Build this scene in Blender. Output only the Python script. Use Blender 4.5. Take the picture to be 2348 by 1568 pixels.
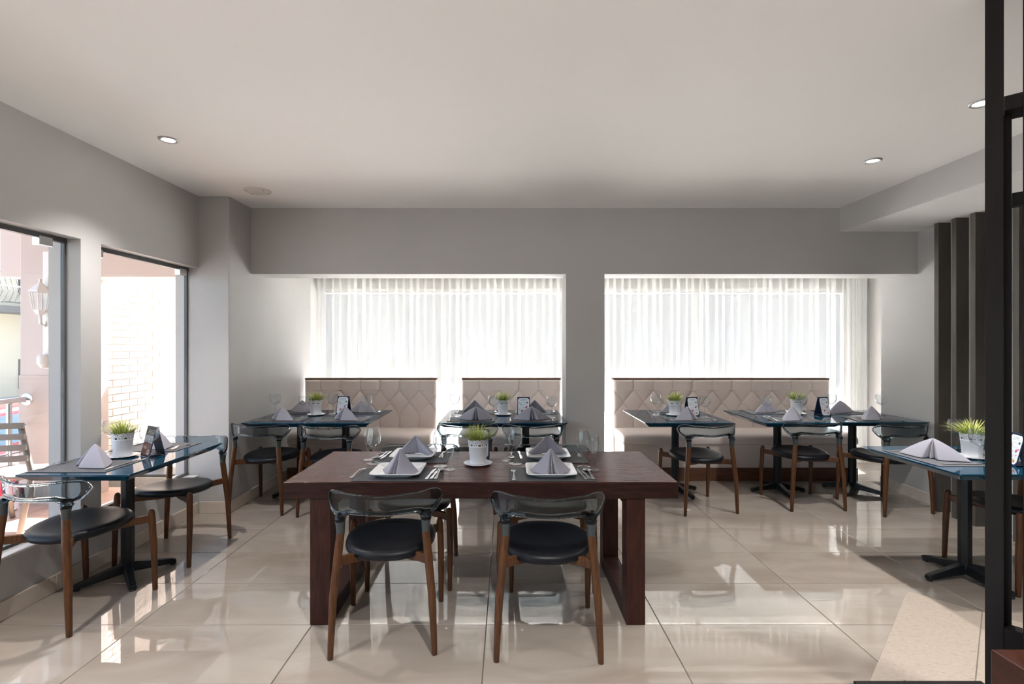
import bpy, bmesh, math, random
from mathutils import Vector, Matrix, Euler
R = math.radians
scene = bpy.context.scene
for o in list(bpy.data.objects):
    bpy.data.objects.remove(o)
COL = scene.collection

# ------------------------------------------------------------------ camera, sky, sun, exposure
cam_d = bpy.data.cameras.new('camera'); cam = bpy.data.objects.new('camera', cam_d); COL.objects.link(cam)
cam.location = (0, 0, 1.45); cam.rotation_euler = (R(90), 0, 0)
cam_d.sensor_width = 36; cam_d.lens = 36 * 1150 / 2348
cam_d.shift_x = 11 / 2348; cam_d.shift_y = 6 / 2348
cam_d.clip_start = 0.05
scene.camera = cam

world = bpy.data.worlds.new('sky'); scene.world = world; world.use_nodes = True
wn = world.node_tree.nodes; wl = world.node_tree.links
sky = wn.new('ShaderNodeTexSky'); sky.sky_type = 'NISHITA'; sky.sun_disc = False
sky.sun_elevation = R(50); sky.sun_rotation = R(27); sky.dust_density = 3.0
wl.new(sky.outputs['Color'], wn['Background'].inputs['Color'])
wn['Background'].inputs['Strength'].default_value = 0.21

sun_d = bpy.data.lights.new('sun', 'SUN'); sun_d.energy = 21; sun_d.angle = R(1.0); sun_d.color = (1, .985, .96)
sun = bpy.data.objects.new('sun', sun_d); COL.objects.link(sun)
sun.rotation_euler = Vector((-.16, -.61, -.80)).to_track_quat('-Z', 'Y').to_euler()
sun.location = (4, 14, 12)

vs = scene.view_settings
vs.view_transform = 'Standard'; vs.look = 'None'; vs.gamma = 1; vs.use_curve_mapping = False
vs.exposure = 2.1
scene.cycles.max_bounces = 14
scene.cycles.diffuse_bounces = 6
scene.cycles.glossy_bounces = 5
scene.cycles.transparent_max_bounces = 24
scene.cycles.transmission_bounces = 10
scene.cycles.sample_clamp_indirect = 8

# ------------------------------------------------------------------ materials
MATS = {}
def mat(name, col, rough=.5, metal=0, spec=.5, coat=0, sheen=0, bump=None, vary=None, trans=0, ior=1.45):
    m = bpy.data.materials.new(name); m.use_nodes = True
    nt = m.node_tree; b = nt.nodes['Principled BSDF']
    b.inputs['Base Color'].default_value = (*col, 1)
    b.inputs['Roughness'].default_value = rough; b.inputs['Metallic'].default_value = metal
    b.inputs['Specular IOR Level'].default_value = spec; b.inputs['Coat Weight'].default_value = coat
    b.inputs['Coat Roughness'].default_value = .03
    b.inputs['Sheen Weight'].default_value = sheen
    b.inputs['Transmission Weight'].default_value = trans; b.inputs['IOR'].default_value = ior
    tc = None
    if vary or bump:
        tc = nt.nodes.new('ShaderNodeTexCoord')
    if vary:                      # (scale, dark factor, stretch xyz, detail)
        sc, dk, st, det = vary
        mp = nt.nodes.new('ShaderNodeMapping'); mp.inputs['Scale'].default_value = st
        nt.links.new(tc.outputs['Object'], mp.inputs['Vector'])
        n = nt.nodes.new('ShaderNodeTexNoise'); n.inputs['Scale'].default_value = sc; n.inputs['Detail'].default_value = det
        nt.links.new(mp.outputs['Vector'], n.inputs['Vector'])
        mx = nt.nodes.new('ShaderNodeValToRGB')
        mx.color_ramp.elements[0].position = .3; mx.color_ramp.elements[1].position = .7
        mx.color_ramp.elements[0].color = (*[c * dk for c in col], 1); mx.color_ramp.elements[1].color = (*col, 1)
        nt.links.new(n.outputs['Fac'], mx.inputs['Fac']); nt.links.new(mx.outputs['Color'], b.inputs['Base Color'])
    if bump:                      # (scale, strength, stretch, distance)
        sc, stg, st, dist = bump
        mp = nt.nodes.new('ShaderNodeMapping'); mp.inputs['Scale'].default_value = st
        nt.links.new(tc.outputs['Object'], mp.inputs['Vector'])
        n = nt.nodes.new('ShaderNodeTexNoise'); n.inputs['Scale'].default_value = sc; n.inputs['Detail'].default_value = 4
        nt.links.new(mp.outputs['Vector'], n.inputs['Vector'])
        bp = nt.nodes.new('ShaderNodeBump'); bp.inputs['Strength'].default_value = stg; bp.inputs['Distance'].default_value = dist
        nt.links.new(n.outputs['Fac'], bp.inputs['Height']); nt.links.new(bp.outputs['Normal'], b.inputs['Normal'])
    MATS[name] = m
    return m

def thin_glass(name, tint, strength=1.0, pw=5, base=.04, rough=0):
    m = bpy.data.materials.new(name); m.use_nodes = True; nt = m.node_tree
    for n in list(nt.nodes):
        if n.type != 'OUTPUT_MATERIAL': nt.nodes.remove(n)
    out = [n for n in nt.nodes if n.type == 'OUTPUT_MATERIAL'][0]
    t = nt.nodes.new('ShaderNodeBsdfTransparent'); t.inputs['Color'].default_value = (*tint, 1)
    g = nt.nodes.new('ShaderNodeBsdfGlossy'); g.inputs['Roughness'].default_value = rough
    lw = nt.nodes.new('ShaderNodeLayerWeight'); lw.inputs['Blend'].default_value = .5
    p = nt.nodes.new('ShaderNodeMath'); p.operation = 'POWER'; p.inputs[1].default_value = pw
    nt.links.new(lw.outputs['Facing'], p.inputs[0])
    ma = nt.nodes.new('ShaderNodeMath'); ma.operation = 'MULTIPLY_ADD'; ma.inputs[1].default_value = strength; ma.inputs[2].default_value = base
    nt.links.new(p.outputs[0], ma.inputs[0])
    mx = nt.nodes.new('ShaderNodeMixShader')
    nt.links.new(ma.outputs[0], mx.inputs[0]); nt.links.new(t.outputs[0], mx.inputs[1]); nt.links.new(g.outputs[0], mx.inputs[2])
    nt.links.new(mx.outputs[0], out.inputs['Surface'])
    MATS[name] = m
    return m

def sheer(name):
    m = bpy.data.materials.new(name); m.use_nodes = True; nt = m.node_tree
    for n in list(nt.nodes):
        if n.type != 'OUTPUT_MATERIAL': nt.nodes.remove(n)
    out = [n for n in nt.nodes if n.type == 'OUTPUT_MATERIAL'][0]
    t = nt.nodes.new('ShaderNodeBsdfTransparent'); t.inputs['Color'].default_value = (1, 1, 1, 1)
    tr = nt.nodes.new('ShaderNodeBsdfTranslucent'); tr.inputs['Color'].default_value = (.60, .60, .595, 1)
    d = nt.nodes.new('ShaderNodeBsdfDiffuse'); d.inputs['Color'].default_value = (.80, .795, .78, 1)
    m1 = nt.nodes.new('ShaderNodeMixShader'); m1.inputs[0].default_value = .38
    m2 = nt.nodes.new('ShaderNodeMixShader'); m2.inputs[0].default_value = .35
    nt.links.new(tr.outputs[0], m1.inputs[1]); nt.links.new(d.outputs[0], m1.inputs[2])
    nt.links.new(t.outputs[0], m2.inputs[1]); nt.links.new(m1.outputs[0], m2.inputs[2])
    nt.links.new(m2.outputs[0], out.inputs['Surface'])
    MATS[name] = m

def emit(name, col, st):
    m = bpy.data.materials.new(name); m.use_nodes = True
    b = m.node_tree.nodes['Principled BSDF']
    b.inputs['Base Color'].default_value = (*col, 1)
    b.inputs['Emission Color'].default_value = (*col, 1); b.inputs['Emission Strength'].default_value = st
    MATS[name] = m

mat('wall_paint', (.475, .468, .462), .55, spec=.35, bump=(9, .25, (1, 1, 1), .004), vary=(1.3, .95, (1, 1, 1), 3))
mat('wall_satin', (.46, .456, .452), .32, spec=.5, bump=(5, .35, (1, 1, .5), .006), vary=(1.3, .95, (1, 1, 1), 3))
mat('ceiling_paint', (.80, .795, .79), .8, spec=.2, vary=(.8, .98, (1, 1, 1), 2))
mat('sill_white', (.72, .71, .69), .35)
mat('base_tile', (.60, .53, .46), .25, vary=(6, .88, (1, 1, 1), 3))
mat('window_head', (.13, .12, .105), .7)  # dark tone stands in for shade on the lintel
mat('grout', (.10, .085, .07), .8)
mat('chrome', (.82, .82, .83), .18, metal=1)
mat('steel', (.72, .72, .73), .22, metal=1)
mat('alu', (.45, .45, .46), .4, metal=.8)
mat('dark_alu', (.06, .065, .07), .4)
mat('leg_wood', (.112, .045, .017), .38, spec=.35, vary=(14, .5, (6, 6, .6), 4))
mat('leather_black', (.005, .0063, .0092), .42, spec=.30, bump=(260, .12, (1, 1, 1), .001))
mat('teal', (.004, .040, .076), .06, spec=.5)
mat('teal_edge', (.008, .065, .12), .14, spec=.6)
mat('black_metal', (.007, .009, .011), .34, spec=.36)
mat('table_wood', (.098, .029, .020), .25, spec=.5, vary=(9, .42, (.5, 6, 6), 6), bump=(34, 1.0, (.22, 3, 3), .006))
mat('table_wood_side', (.035, .012, .009), .5, spec=.22, vary=(12, .45, (.7, 5, 5), 5), bump=(30, .3, (.4, 4, 4), .002))  # darker copy of the top wood, weak front light put into its colour
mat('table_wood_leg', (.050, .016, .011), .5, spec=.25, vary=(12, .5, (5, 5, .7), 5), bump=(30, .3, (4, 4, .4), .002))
mat('bench_leather', (.70, .615, .58), .38, spec=.45, bump=(180, .08, (1, 1, 1), .001), vary=(2.0, .93, (1, 1, 1), 2))
mat('bench_wood', (.16, .068, .036), .4, vary=(9, .55, (.6, 5, 6), 5))
mat('plate_white', (.80, .83, .86), .10, spec=.6, coat=.4)
mat('napkin', (.295, .292, .350), .85, sheen=.3, bump=(420, .15, (1, 1, 1), .0006))
mat('pot_white', (.82, .84, .88), .35)
mat('soil', (.05, .06, .02), .9)
mat('menu_navy', (.010, .026, .075), .45)
mat('slat', (.088, .078, .068), .45, vary=(7, .8, (5, 5, .5), 3))
mat('partition_wood', (.011, .009, .009), .5, spec=.3, vary=(8, .7, (5, 5, .5), 3))
mat('bench_block', (.055, .016, .010), .4, vary=(8, .55, (5, 1, 5), 4))
mat('terrace_pink', (.56, .455, .41), .7, vary=(1.2, .93, (1, 1, 1), 2))
mat('terrace_pink_low', (.52, .42, .365), .7)
mat('terrace_soffit', (.62, .50, .44), .8)
mat('terracotta', (.58, .38, .29), .35, vary=(3, .85, (1, 1, 1), 3))
mat('brick_pale', (.66, .55, .48), .8, vary=(3, .88, (1, 1, 1), 2))
mat('mortar', (.78, .75, .72), .9)
mat('concrete', (.60, .58, .55), .9, vary=(.7, .9, (1, 1, 1), 3))
mat('asphalt', (.14, .14, .14), .9)
mat('far_cream', (.75, .68, .52), .9, vary=(.5, .92, (1, 1, 1), 2))
mat('far_white', (.14, .139, .136), .9)
mat('far_dark', (.13, .135, .14), .5)
mat('car_red', (.25, .02, .035), .2, coat=1)
mat('car_glass', (.05, .09, .13), .05, spec=.8)
mat('rubber', (.02, .02, .02), .7)
mat('bronze_paint', (.20, .17, .145), .45)
mat('lamp_white', (.72, .70, .66), .4)
mat('speaker_grey', (.64, .62, .59), .6)
mat('hole_dark', (.02, .02, .02), .6)
thin_glass('window_glass', (.97, .98, .98), .9, 5, .03)
thin_glass('wine_glass', (.955, .965, .972), .95, 2.9, .04)
sheer('sheer')
emit('lamp_lens', (1, .93, .84), 14)
def acrylic():
    m = mat('acrylic', (.93, .96, .97), .015, trans=1, ior=1.40, spec=.5)
    nt = m.node_tree; v = nt.nodes.new('ShaderNodeVolumeAbsorption')
    v.inputs['Color'].default_value = (.14, .31, .39, 1); v.inputs['Density'].default_value = 82
    out = [n for n in nt.nodes if n.type == 'OUTPUT_MATERIAL'][0]
    nt.links.new(v.outputs[0], out.inputs['Volume'])
acrylic()
mat('smoked_socket', (.040, .052, .055), .12, spec=.5)

# polished marble-look floor tile, travertine, grass, woven mat, menu print
def floor_mat():
    m = mat('floor_tile', (.64, .555, .475), .022, spec=.8, ior=1.75)
    nt = m.node_tree; b = nt.nodes['Principled BSDF']
    geo = nt.nodes.new('ShaderNodeNewGeometry')
    oi = nt.nodes.new('ShaderNodeObjectInfo')
    add = nt.nodes.new('ShaderNodeVectorMath'); add.operation = 'MULTIPLY_ADD'
    nt.links.new(geo.outputs['Position'], add.inputs[0]); add.inputs[1].default_value = (.8, 2.2, 1)
    sc = nt.nodes.new('ShaderNodeVectorMath'); sc.operation = 'SCALE'; sc.inputs['Scale'].default_value = 9
    comb = nt.nodes.new('ShaderNodeCombineXYZ')
    for i in range(3): nt.links.new(oi.outputs['Random'], comb.inputs[i])
    nt.links.new(comb.outputs[0], sc.inputs[0]); nt.links.new(sc.outputs[0], add.inputs[2])
    n = nt.nodes.new('ShaderNodeTexNoise'); n.inputs['Scale'].default_value = 1.7; n.inputs['Detail'].default_value = 6; n.inputs['Distortion'].default_value = .8
    nt.links.new(add.outputs[0], n.inputs['Vector'])
    cr = nt.nodes.new('ShaderNodeValToRGB'); e = cr.color_ramp.elements
    e[0].position = .32; e[0].color = (.272, .228, .190, 1); e[1].position = .62; e[1].color = (.345, .306, .268, 1)
    nt.links.new(n.outputs['Fac'], cr.inputs['Fac']); nt.links.new(cr.outputs['Color'], b.inputs['Base Color'])
floor_mat()

def trav_mat():
    m = mat('travertine', (.55, .44, .34), .5)
    nt = m.node_tree; b = nt.nodes['Principled BSDF']; tc = nt.nodes.new('ShaderNodeTexCoord')
    n = nt.nodes.new('ShaderNodeTexNoise'); n.inputs['Scale'].default_value = 42; n.inputs['Detail'].default_value = 10; n.inputs['Roughness'].default_value = .72; n.inputs['Distortion'].default_value = .4
    mp = nt.nodes.new('ShaderNodeMapping'); mp.inputs['Scale'].default_value = (1, 2.2, 1)
    nt.links.new(tc.outputs['Object'], mp.inputs['Vector']); nt.links.new(mp.outputs['Vector'], n.inputs['Vector'])
    cr = nt.nodes.new('ShaderNodeValToRGB'); e = cr.color_ramp.elements
    e[0].position = .325; e[0].color = (.10, .075, .055, 1); e[1].position = .37; e[1].color = (.33, .275, .225, 1)
    e2 = cr.color_ramp.elements.new(.7); e2.color = (.40, .35, .305, 1)
    nt.links.new(n.outputs['Fac'], cr.inputs['Fac']); nt.links.new(cr.outputs['Color'], b.inputs['Base Color'])
trav_mat()

def grass_mat():
    m = mat('grass', (.25, .36, .05), .5)
    nt = m.node_tree; b = nt.nodes['Principled BSDF']
    b.inputs['Subsurface Weight'].default_value = 0
    at = nt.nodes.new('ShaderNodeAttribute'); at.attribute_name = 'tip'
    cr = nt.nodes.new('ShaderNodeValToRGB'); e = cr.color_ramp.elements
    e[0].color = (.07, .15, .015, 1); e[1].color = (.66, .70, .20, 1)
    nt.links.new(at.outputs['Fac'], cr.inputs['Fac']); nt.links.new(cr.outputs['Color'], b.inputs['Base Color'])
grass_mat()

def weave_mat(name, ca, cb, sx, sy):
    m = mat(name, ca, .6, spec=.4)
    nt = m.node_tree; b = nt.nodes['Principled BSDF']; tc = nt.nodes.new('ShaderNodeTexCoord')
    mp = nt.nodes.new('ShaderNodeMapping'); mp.inputs['Scale'].default_value = (sx, sy, 1)
    nt.links.new(tc.outputs['Object'], mp.inputs['Vector'])
    br = nt.nodes.new('ShaderNodeTexBrick'); br.inputs['Scale'].default_value = 1; br.inputs['Mortar Size'].default_value = .12
    br.inputs['Brick Width'].default_value = 1; br.inputs['Row Height'].default_value = .6
    br.inputs['Color1'].default_value = (*ca, 1); br.inputs['Color2'].default_value = (*cb, 1); br.inputs['Mortar'].default_value = (*[c * .35 for c in ca], 1)
    nt.links.new(mp.outputs['Vector'], br.inputs['Vector']); nt.links.new(br.outputs['Color'], b.inputs['Base Color'])
    bp = nt.nodes.new('ShaderNodeBump'); bp.inputs['Strength'].default_value = .5; bp.inputs['Distance'].default_value = .001; bp.invert = True
    nt.links.new(br.outputs['Fac'], bp.inputs['Height']); nt.links.new(bp.outputs['Normal'], b.inputs['Normal'])
weave_mat('mat_weave', (.135, .14, .155), (.20, .205, .22), 110, 110)
weave_mat('mat_stripe', (.10, .11, .125), (.16, .17, .185), 75, 160)

# ------------------------------------------------------------------ mesh helpers
class MB:
    def __init__(s): s.v = []; s.f = []
    def vert(s, p): s.v.append(tuple(p)); return len(s.v) - 1
    def box(s, x0, x1, y0, y1, z0, z1):
        i = len(s.v)
        s.v += [(x0, y0, z0), (x1, y0, z0), (x1, y1, z0), (x0, y1, z0), (x0, y0, z1), (x1, y0, z1), (x1, y1, z1), (x0, y1, z1)]
        for f in ((3, 2, 1, 0), (4, 5, 6, 7), (0, 1, 5, 4), (1, 2, 6, 5), (2, 3, 7, 6), (3, 0, 4, 7)):
            s.f.append(tuple(i + k for k in f))
        return s
    def rings(s, rs, close=True, cap0=True, cap1=True):
        n = len(rs[0]); b = len(s.v)
        for r in rs: s.v += [tuple(p) for p in r]
        for i in range(len(rs) - 1):
            for j in range(n if close else n - 1):
                k = (j + 1) % n
                s.f.append((b + i * n + j, b + i * n + k, b + (i + 1) * n + k, b + (i + 1) * n + j))
        if cap0: s.f.append(tuple(b + j for j in reversed(range(n))))
        if cap1: s.f.append(tuple(b + (len(rs) - 1) * n + j for j in range(n)))
        return s
    def tube(s, pts, rad, seg=10, closed=False, caps=True):
        pts = [Vector(p) for p in pts]; n = len(pts)
        if not hasattr(rad, '__len__'): rad = [rad] * n
        rs = []; up = None
        for i, p in enumerate(pts):
            if closed: t = pts[(i + 1) % n] - pts[i - 1]
            else: t = pts[min(i + 1, n - 1)] - pts[max(i - 1, 0)]
            t.normalize()
            if up is None: up = Vector((0, 0, 1)) if abs(t.z) < .9 else Vector((0, 1, 0))
            x = t.cross(up)
            if x.length < 1e-5: x = t.cross(Vector((1, 0, 0)))
            x.normalize(); y = x.cross(t); y.normalize(); up = y
            rs.append([p + rad[i] * (math.cos(a) * x + math.sin(a) * y) for a in (2 * math.pi * k / seg for k in range(seg))])
        if closed:
            rs.append(rs[0]); return s.rings(rs, True, False, False)
        return s.rings(rs, True, caps, caps)
    def lathe(s, prof, seg=24, cx=0, cy=0, cap0=True, cap1=True):
        return s.rings([[(cx + r * math.cos(2 * math.pi * k / seg), cy + r * math.sin(2 * math.pi * k / seg), z) for k in range(seg)] for r, z in prof], True, cap0, cap1)
    def prism(s, out, z0, z1):
        return s.rings([[(x, y, z0) for x, y in out], [(x, y, z1) for x, y in out]])
    def grid(s, fn, nu, nv):
        b = len(s.v)
        for i in range(nu + 1):
            for j in range(nv + 1): s.v.append(tuple(fn(i / nu, j / nv)))
        for i in range(nu):
            for j in range(nv):
                a = b + i * (nv + 1) + j
                s.f.append((a, a + nv + 1, a + nv + 2, a + 1))
        return s
    def xf(s, M, start=0):
        for i in range(start, len(s.v)): s.v[i] = tuple(M @ Vector(s.v[i]))
        return s
    def mesh(s, name, m, smooth=False, fix=True):
        me = bpy.data.meshes.new(name); me.from_pydata(s.v, [], s.f); me.update()
        if fix:
            bm = bmesh.new(); bm.from_mesh(me); bmesh.ops.recalc_face_normals(bm, faces=bm.faces); bm.to_mesh(me); bm.free()
        if m: me.materials.append(MATS[m] if isinstance(m, str) else m)
        if smooth:
            me.shade_smooth()
            if smooth != True: me.set_sharp_from_angle(angle=R(smooth))
        return me
    def build(s, name, m, parent=None, loc=(0, 0, 0), smooth=False, bevel=0, seg=2, rot=0, fix=True):
        return put(name, s.mesh(name, m, smooth, fix), parent, loc, rot, bevel, seg)

def put(name, me, parent=None, loc=(0, 0, 0), rot=0, bevel=0, seg=2):
    o = bpy.data.objects.new(name, me); COL.objects.link(o)
    o.parent = parent; o.location = loc
    o.rotation_euler = (0, 0, rot) if not hasattr(rot, '__len__') else rot
    if bevel:
        b = o.modifiers.new('bevel', 'BEVEL'); b.width = bevel; b.segments = seg; b.limit_method = 'ANGLE'; b.angle_limit = R(40)
        b.harden_normals = False
    return o

def box(name, dims, m, parent=None, bevel=0, **k):
    return MB().box(*dims).build(name, m, parent, bevel=bevel, **k)
def tag(o, label, cat, group=None, kind=None):
    o['label'] = label; o['category'] = cat
    if group: o['group'] = group
    if kind: o['kind'] = kind
    return o
def struct(o, label=None, cat=None):
    o['kind'] = 'structure'
    if label: o['label'] = label
    if cat: o['category'] = cat
    return o
def thing(name, label, cat, loc=(0, 0, 0), rot=0, group=None):
    o = bpy.data.objects.new(name, None); COL.objects.link(o)
    o.empty_display_size = .1
    o.location = loc; o.rotation_euler = (0, 0, rot)
    return tag(o, label, cat, group)
def kids(o): return [c for c in bpy.data.objects if c.parent == o]
PROTO = {}
def copy_tree(src, loc, rot, label, group=None, cat=None):
    """src: (root object, [(child, [grandchildren])])"""
    root, ch = src
    if not root.get('placed'):
        r = root; new = False
    else:
        r = root.copy(); COL.objects.link(r); new = True
    r.location = loc; r.rotation_euler = (0, 0, rot) if not hasattr(rot, '__len__') else rot
    r['label'] = label
    if group: r['group'] = group
    if new:
        del r['placed']
        for c, gs in ch:
            cc = c.copy(); COL.objects.link(cc); cc.parent = r
            for g in gs:
                gg = g.copy(); COL.objects.link(gg); gg.parent = cc
    else:
        r['placed'] = 1
    return r
def proto(root):
    return (root, [(c, kids(c)) for c in kids(root)])
def cleanup_flags():
    for o in bpy.data.objects:
        if o.get('placed'): del o['placed']
# ------------------------------------------------------------------ room shell
XL, XR = -2.66, 3.84            # inner faces of left / right walls
XA = -2.397                     # alcove / pillar face
YB = 4.69                       # front face of the beam
YW = 6.30                       # window wall
ZC, ZH, ZS = 2.727, 2.11, .316  # ceiling, window heads and beam bottom, sill
YF = -4.0                       # wall behind the camera

# floor: grout bed and single tiles
floor = struct(box('floor', (-2.9, 4.7, YF - .2, YW + .15, -.06, -.0025), 'grout'))
TW, TD = .902, .452
gx, gy = .0022, .0022
tile_cache = {}
def add_tile(x0, x1, y0, y1, parent, m, name='tile', th=.010, bev=.0012):
    w, d = round(x1 - x0, 4), round(y1 - y0, 4)
    if w < .02 or d < .02: return
    key = (w, d, m)
    if key not in tile_cache:
        b = .0015
        q = MB()
        q.rings([[(0, 0, -th), (w, 0, -th), (w, d, -th), (0, d, -th)], [(0, 0, -b), (w, 0, -b), (w, d, -b), (0, d, -b)],
                 [(b, b, 0), (w - b, b, 0), (w - b, d - b, 0), (b, d - b, 0)]])
        tile_cache[key] = q.mesh(name, m)
    put(name, tile_cache[key], parent, (x0, y0, 0))
i0 = -4
for i in range(-4, 6):
    xa = -.108 + TW * i
    for j in range(-15, 11):
        ya = 2.144 + TD * j
        x0, x1, y0, y1 = xa + gx, xa + TW - gx, ya + gy, ya + TD - gy
        if y1 < -1.6: continue
        lim = 4.55 if ya > 4.9 else XR - .002
        lo = XA + .002 if ya > 4.30 else XL + .002
        x0 = max(x0, lo); x1 = min(x1, lim); y1 = min(y1, YW - .002)
        if x1 > x0 and y1 > y0: add_tile(x0, x1, y0, y1, floor, 'floor_tile')
# behind the camera the same tiling continues in larger pieces
for i in range(-4, 6):
    xa = -.108 + TW * i
    x0, x1 = max(xa + gx, XL + .002), min(xa + TW - gx, XR - .002)
    for k in range(3):
        add_tile(x0, x1, -3.98 + k * .79, -3.98 + (k + 1) * .79 - .004, floor, 'floor_tile')

ceiling = struct(box('ceiling', (-2.9, 4.7, YF - .2, YW + .15, ZC, ZC + .12), 'ceiling_paint'))
bulk = MB().box(3.11, XR + .1, YF, YB, 2.506, ZC).mesh('ceiling_bulkhead', 'ceiling_paint')
bulk.materials.append(MATS['wall_paint'])
for p in bulk.polygons:
    if p.normal.x < -.5: p.material_index = 1
struct(put('ceiling_bulkhead', bulk))

# left wall with floor-to-head windows
WIN = [(3.286, 4.32), (1.15, 3.128), (-1.05, .95), (-3.3, -1.25)]
wl_ = MB()
wl_.box(-2.86, XL, YF, 4.32, 0, ZS).box(-2.86, XL, YF, 4.32, ZH, ZC)
for a, b_ in ((3.128, 3.286), (.95, 1.15), (-1.25, -1.05), (YF, -3.3)):
    wl_.box(-2.86, XL, a, b_, ZS, ZH)
struct(wl_.build('wall_left', 'wall_paint'))
sill = struct(box('trim_1', (-2.85, XL + .004, YF, 4.318, ZS, ZS + .012), 'sill_white', bevel=.003))
struct(MB().box(-2.86, XA, 4.32, YW + .15, 0, ZC).build('wall_pillar', 'wall_satin', bevel=.004))
struct(MB().box(XR, 4.7, 4.0, 5.15, 0, 2.506).box(XR, 4.7, 4.69, 5.15, 2.506, ZC).box(XR, 4.0, YF, 4.0, 0, 2.506).build('wall_right', 'wall_satin'))
struct(box('wall_alcove', (4.55, 4.7, 5.15, YW + .15, 0, ZC), 'wall_paint'))
struct(MB().box(XA, 4.55, YW, YW + .15, 2.146, ZC).box(4.30, 4.55, YW, YW + .15, 0, 2.146).box(XA, 4.3, YW, YW + .15, 0, .04).build('wall_back', 'wall_paint'))
struct(box('trim_window_head', (XA + .002, 4.298, YW - .02, YW, 2.15, ZC - .002), 'window_head'))  # dark board added over the lintel so the bounced light there stays dim
struct(box('wall_front', (-2.9, 4.0, YF - .2, YF, 0, ZC), 'wall_paint'))
struct(MB().box(XA, XR, YB, 5.0, ZH, ZC).box(.55, .91, YB, 5.02, 0, ZH).build('beam_and_column', 'wall_paint'))

# baseboards of beige tile, one piece after another
def baseboard(name, pieces):
    root = None
    for k, (dims) in enumerate(pieces):
        if root is None:
            root = struct(box(name, dims, 'base_tile', bevel=.003))
        else:
            box('baseboard_piece', dims, 'base_tile', root, bevel=.003)
pcs = []
y = 4.30
while y > 0:
    pcs.append((XL, XL + .012, y - TD + .003, y, 0, .10)); y -= TD
baseboard('baseboard_left', pcs)
baseboard('baseboard_pillar', [(XL + .013, XA + .012, 4.308, 4.32, 0, .10)])
pcs = []; y = 4.325
while y < 6.0:
    pcs.append((XA, XA + .012, y, min(y + TW - .003, 6.1), 0, .10)); y += TW
baseboard('baseboard_alcove', pcs)
baseboard('baseboard_right', [(XR - .012, XR, 4.40, 4.74, 0, .10), (XR - .012, XR, 4.743, 5.15, 0, .10)])
baseboard('baseboard_column', [(.538, .922, YB - .012, YB, 0, .10)])
baseboard('baseboard_back', [(4.30, 4.55, YW - .012, YW, 0, .10)])

# windows of the left wall: frameless panes with chrome patch fittings
for n, (a, b_) in enumerate(WIN):
    w = struct(MB().box(-2.775, -2.745, a, b_, ZH - .03, ZH).box(-2.775, -2.745, a, b_, ZS + .012, ZS + .03)
               .box(-2.775, -2.75, b_ - .012, b_, ZS + .03, ZH - .03).build('window_%d' % (n + 1), 'dark_alu'))
    box('pane', (-2.766, -2.756, a + .004, b_ - .014, ZS + .022, ZH - .022), 'window_glass', w)
    for yy in ((a + .03, b_ - .12) if n == 0 else (b_ - .19,)):
        c = box('patch_fitting', (-2.785, -2.737, yy, yy + .085, ZH - .075, ZH - .018), 'chrome', w, bevel=.004)
        c['label'] = 'chrome clamp holding the pane'
# window behind the curtains
w = struct(MB().box(XA, 4.3, YW + .04, YW + .10, 2.10, 2.146).box(XA, 4.3, YW + .04, YW + .10, .04, .09).build('window_5', 'alu'))
for x in (XA, -.84, .70, 2.4, 4.25):
    box('window_frame', (x, x + .05, YW + .04, YW + .10, .09, 2.10), 'alu', w)
for x0, x1 in ((XA + .05, -.84), (-.79, .70), (.75, 2.4), (2.45, 4.25)):
    box('pane', (x0, x1, YW + .065, YW + .073, .09, 2.10), 'window_glass', w)

# downlights and ceiling speaker
def downlight(x, y, label, power=80, spot=True):
    t = thing('downlight', label, 'lamp', (x, y, ZC), 0, 'recessed ceiling downlights')
    MB().lathe([(.036, -.001), (.038, -.006), (.050, -.008), (.055, -.005), (.056, 0)], 28, cap0=False, cap1=False).build('trim_ring', 'alu', t, smooth=True)
    MB().lathe([(.0355, -.0015), (.037, -.001), (.037, 0)], 24).build('lens', 'lamp_lens', t)
    l = bpy.data.lights.new('downlight_beam', 'SPOT'); l.energy = power; l.spot_size = R(105); l.spot_blend = .8; l.color = (1, .955, .91); l.shadow_soft_size = .04
    lo = bpy.data.objects.new('downlight_beam', l); COL.objects.link(lo); lo.parent = t; lo.location = (0, 0, -.012)
downlight(-2.11, 3.124, 'round recessed ceiling downlight above the window tables at left', 40)
downlight(2.536, 3.48, 'round recessed ceiling downlight close to the right bulkhead, in full view', 40)
downlight(2.505, 2.65, 'recessed ceiling downlight half hidden behind the dark partition post', 40)
for x, y, nm in ((-2.1, .9, 'left one of the first row'), (.2, .9, 'middle one of the first row'), (2.5, .9, 'right one of the first row'),
                 (-2.1, -1.4, 'left one of the rear row'), (.2, -1.4, 'middle one of the rear row'), (2.5, -1.4, 'right one of the rear row')):
    downlight(x, y, 'recessed ceiling downlight overhead and behind the viewer, ' + nm)  # unseen fill lamps, added to brighten the room
t = thing('ceiling_speaker', 'flat round ceiling speaker near the left pillar', 'speaker', (-2.07, 4.16, ZC))
MB().lathe([(.072, -.010), (.095, -.012), (.104, -.008), (.106, 0)], 36, cap0=False, cap1=False).build('speaker_rim', 'speaker_grey', t, smooth=True)
MB().lathe([(.02, -.0085), (.072, -.008), (.073, 0)], 30, cap1=False).build('speaker_grille', 'speaker_grey', t, smooth=40)
for a in (35, 145, 215, 325):
    MB().lathe([(.004, -.0135), (.0045, -.009)], 10, .088 * math.cos(R(a)), .088 * math.sin(R(a))).build('screw', 'hole_dark', t)

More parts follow.
